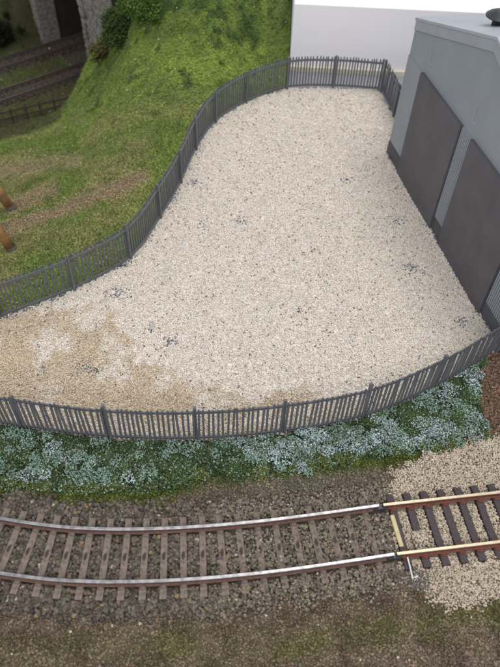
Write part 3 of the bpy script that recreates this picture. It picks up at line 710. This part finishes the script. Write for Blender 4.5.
# ================================================================== TUNNEL PORTAL
tp = thing('tunnel_portal', 'grey rubble stone tunnel portal with a dark arched mouth', 'tunnel', PO+PU*PW/2); tb = PO+PU*PW/2
def T(u, t, z): return PO+PU*u+PT*t+np.array([0, 0, z])       # z above the low rail level
SPR, RISE, TOP = 62., 44., 150.
def arch(n=18): return [(PW/2-PW/2*math.cos(a), SPR+RISE*math.sin(a)) for a in np.linspace(0, math.pi, n)]
ar = [(0, -2)]+arch()+[(PW, -2)]
mb = MB()   # wall face round the opening: left strip, right strip, spandrel
wl, wr = -13., PW+50.
for t_ in (0., 6.): pass
outer = [(wl, -2)]+[(wl if i < 4 else (wr if i > 14 else wl+(wr-wl)*(i-4)/10), SPR+RISE*.5 if False else (TOP if 4 <= i <= 14 else SPR+(TOP-SPR)*min(i, 18-i)/4)) for i in range(18)]+[(wr, -2)]
n_ = len(ar); V = [T(u, 0, z) for u, z in ar]+[T(u, 0, z) for u, z in outer]
mb.add(V, [(i, i+1, n_+i+1, n_+i) for i in range(n_-1)]); mb.obj('wall', M['mortar'], tp, base=tb)
mb = MB()   # tunnel lining behind
V = []
for t_ in (18., 230.): V += [T(u, t_, z) for u, z in ar]
mb.add(V, [(i, i+1, n_+i+1, n_+i) for i in range(n_-1)]+[tuple(range(n_, 2*n_))]); mb.obj('lining', M['bore_shade'], tp, base=tb)
mb = MB(); V = []
for t_ in (0., 18.): V += [T(u, t_, z) for u, z in ar]
mb.add(V, [(i, i+1, n_+i+1, n_+i) for i in range(n_-1)]); mb.obj('reveal', M['mortar'], tp, base=tb)
mb = MB(); mb.add([T(-2, 0, -.6), T(PW+2, 0, -.6), T(PW+2, 230, -.6), T(-2, 230, -.6)], [(0, 1, 2, 3)]); mb.obj('tunnel_floor', M['lowfloor'], tp, base=tb)
def stone_mesh(c, hu, ht, hz, ang=0):
    """rough block: a cube whose corners are pulled about, front rounded"""
    V = []
    ca, sa = math.cos(ang), math.sin(ang)
    for su, sz in ((-1, -1), (1, -1), (1, 1), (-1, 1)):
        for st, k in ((1, 1.), (-.4, 1.), (-1, .78)):
            a, b = su*hu*k*random.uniform(.9, 1.05), sz*hz*k*random.uniform(.9, 1.05)
            V.append(T(c[0]+a*ca-b*sa, c[1]+st*ht*random.uniform(.8, 1.15), c[2]+a*sa+b*ca))
    Fc = []
    for i in range(4):
        j = (i+1) % 4
        Fc += [(i*3, j*3, j*3+1, i*3+1), (i*3+1, j*3+1, j*3+2, i*3+2)]
    Fc += [(2, 5, 8, 11), (9, 6, 3, 0)]
    return V, Fc
# quoins and voussoirs one by one
z = 0
while z < SPR:
    h_ = random.uniform(3.6, 5.2)
    for u0, sgn in ((0, -1), (PW, 1)):
        wd_ = random.choice((4.2, 6.0))
        V, Fc = stone_mesh((u0+sgn*(wd_/2-.3), -.4, z+h_), wd_/2, 1.9, h_*.5) if False else stone_mesh((u0+sgn*(wd_/2-.3), -.2, z+h_/2), wd_/2, 2.0, h_*.46)
        mb = MB(); mb.add(V, Fc); mb.obj('stone', M['stone'], tp, base=tb)
    # reveal stones on the left inner face
    tt = 1.5
    while tt < 17:
        w_ = random.uniform(4, 8); w_ = min(w_, 18-tt)
        mb = MB(); mb.box(T(.1, tt+w_/2, z+h_/2), (.7*random.uniform(.6, 1.3), w_*.46, h_*.45), X=PU, Y=PT); mb.obj('stone', M['stone'], tp, base=tb); tt += w_
    z += h_
for i, a in enumerate(np.linspace(.09, math.pi-.09, 20)):
    u, zz_ = PW/2-(PW/2+3)*math.cos(a), SPR+(RISE+3)*math.sin(a)
    V, Fc = stone_mesh((u, -.3, zz_), 2.9, 2.3, 3.6, ang=math.pi/2-a if False else -a)
    mb = MB(); mb.add(V, Fc); mb.obj('stone', M['stone'], tp, base=tb)
mb = MB(); z = 0
while z < TOP-2:
    h_ = random.uniform(2.6, 4.2); u = wl
    while u < wr:
        w_ = random.uniform(2.8, 6.5); uc, zc = u+w_/2, z+h_/2
        inside = (-6.5 < uc < PW+6.5) and zc < SPR or (((uc-PW/2)/(PW/2+8))**2+((zc-SPR)/(RISE+8))**2 < 1 and zc >= SPR)
        if not inside:
            V, Fc = stone_mesh((uc, -.1, zc+random.uniform(-.3, .3)), w_*.46, random.uniform(.7, 1.5), h_*.45, random.gauss(0, .08)); mb.add(V, Fc)
        u += w_
    z += h_
tag(mb.obj('rubble', M['stone'], tp, base=tb), kind='stuff')
mb = MB(); mb.box(T(-7.2, 10, 74), (5.6, 9.4, 76), X=PU, Y=PT); mb.obj('pier', M['mortar'], tp, base=tb)

# ================================================================== RUSTIC FENCE beside the low track
rf0 = at(-6, 126.5, ZT+1); rf1 = at(70, 108.5, ZT+1); rb = (rf0+rf1)/2
rf = thing('rustic_fence', 'small brown two-rail wooden fence beside the low track', 'fence', rb)
dv = (rf1-rf0)/np.linalg.norm(rf1-rf0); nn = np.array([dv[1], -dv[0], 0]); Ln = np.linalg.norm(rf1-rf0)
for k in range(6):
    p = rf0+dv*Ln*(.06+.94*k/5*.99); mb = MB(); mb.box(p+[0, 0, 6.2], (.85, .85, 7.8), X=dv, Y=nn, bev=.3); mb.obj('post', M['fence_far'], rf, base=rb)
for zc in (5.2, 11.2):
    mb = MB(); mb.box((rf0+rf1)/2+nn*1.2+[0, 0, zc], (Ln/2, .4, .9), X=dv, Y=nn); mb.obj('fence_rail', M['fence_far'], rf, base=rb)

# ================================================================== TIMBER TRESTLE at the left edge
def gp(px, py):
    """first point of the hillside met along the ray of a pixel"""
    d = FW*F_PX + RT*(px-250) - UP*(py-333.5); d = d/np.linalg.norm(d); r = np.arange(180., 900., 1.); Q = CAM+d*r[:, None]
    k = np.argmax(Q[:, 2] < hill(Q[:, 0], Q[:, 1])); return Q[k]
f1, f2 = gp(13.5, 251), gp(13, 210)
tt_ = thing('timber_trestle', 'brown timber legs with grey feet standing on the grass at the left edge', 'trestle', (f1+f2)/2); tbb = (f1+f2)/2
tops = []
for f_, dx in ((f1, -13), (f2, -16)):
    top = f_+np.array([dx, 2, 40]); kn = f_+np.array([dx*.40, 1.2, 13]); tops.append(top)
    lg = MB(); lg.tube([f_+(kn-f_)*.16, kn, f_+(top-f_)*.7, top], [2.5, 2.65, 2.7, 2.6], 12); l_ = lg.obj('leg', M['timber'], tt_, smooth=True, base=tbb)
    ft_ = MB(); ft_.tube([f_+np.array([.3, 0, -1.2]), f_+(kn-f_)*.10, f_+(kn-f_)*.20], [2.6, 2.6, 2.5], 12); ft_.obj('foot', M['timber_grey'], l_, base=tbb)
mb = MB(); d_ = (tops[1]-tops[0]); mb.tube([tops[0]-d_*.15, tops[1]+d_*.15], [2.4, 2.4], 12); mb.obj('cap_beam', M['timber'], tt_, base=tbb)

# ================================================================== BUSHES by the portal
def bush(label, centre, rad, hgt, cols, n_=5000):
    root = thing('bush', label, 'bush', centre, 'bushes by the tunnel portal')
    ns = 9; mb = MB()
    for k in range(ns):
        a = random.uniform(0, 6.28); e_ = np.array([math.cos(a)*rad*.6, math.sin(a)*rad*.6, hgt*random.uniform(.5, .9)]); mb.tube([np.zeros(3)+[0, 0, -2], e_*.5+[0, 0, 1], e_], [.8, .5, .25], 5)
    mb.obj('stem', M['fence_far'], root)
    lob = [(np.array([random.gauss(0, .55)*rad, random.gauss(0, .55)*rad, hgt*random.uniform(.0, .8)]), rad*random.uniform(.14, .34)) for _ in range(26)]
    Q = []
    for c_, r_ in lob:
        k = n_//26; v = rng.normal(size=(k, 3)); Q.append(c_*[1, 1, 1]+v*r_*.62)
    Q = np.concatenate(Q); Q = Q[Q[:, 2] > -3]
    cc = np.array(cols[0])+(np.array(cols[1])-np.array(cols[0]))*rng.random((len(Q), 1)); cc = cc*rng.uniform(.6, 1.3, (len(Q), 1))
    scatter('foliage', Q, rng.uniform(.4, .95, len(Q)), cc, M['foam'], shape='oct', parent=root)
    return root
dk, md = srgb(40, 56, 32), srgb(84, 104, 56)
bush('dark green bush growing up the right side of the tunnel portal', gp(124, 32), 17, 12, (dk, md), 8000)
bush('small brownish green bush at the foot of the tunnel portal wall', gp(106, 54), 10, 7, (srgb(66, 66, 38), srgb(108, 104, 62)), 2600)
bush('bushy green growth on the hill above the portal wall', gp(146, 12), 18, 10, (srgb(52, 74, 34), srgb(98, 122, 56)), 4500)
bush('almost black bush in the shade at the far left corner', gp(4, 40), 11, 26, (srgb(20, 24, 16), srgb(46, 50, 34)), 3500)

# ================================================================== SMALL THINGS
a_ = at(407.5, 557, 2.4); b_ = at(412.5, 578, .6); c_ = at(418, 576, .8)
mb = MB(); mb.tube([a_, (a_+b_)/2+[0, 0, .2], b_, c_], [.28]*4, 8); o = mb.obj('wire', M['wire'], base=b_)
tag(o, 'short bent silvery wire end lying beside the rail joint', 'wire')
p0, p1 = at(391.5, 513, 1.2), at(402.5, 549, 1.2); dv2 = (p1-p0)/np.linalg.norm(p1-p0)
mb = MB(); mb.box((p0+p1)/2+[0, 0, -.5], (np.linalg.norm(p1-p0)/2-.8, .75, .7), X=dv2, Y=(dv2[1], -dv2[0], 0), bev=.15); o = mb.obj('card_strip', M['card'], base=(p0+p1)/2)
tag(o, 'cream card strip lying across the track at the rail joint', 'strip')

# ------------------------------------------------------------------ labels of the uncountable scatter
for nm, lb, ct in (('turf_flock', 'green foam turf scattered over the hillside', 'turf'), ('static_grass', 'short green fibre grass on the hillside', 'grass'),
                   ('yard_gravel', 'pale cream gravel spread over the fenced yard', 'gravel'), ('track_ballast', 'grey-brown ballast between the weathered sleepers', 'ballast'),
                   ('earth_crumbs', 'brown earth crumbs along the front edge and beside the track', 'earth'), ('moss_fibres', 'olive moss fibres in streaks on the brown earth', 'moss'),
                   ('tan_gravel', 'tan gravel round the new track on the right', 'gravel'), ('low_track_ballast', 'dark ballast under the low tracks by the tunnel', 'ballast')):
    tag(bpy.data.objects[nm], lb, ct)
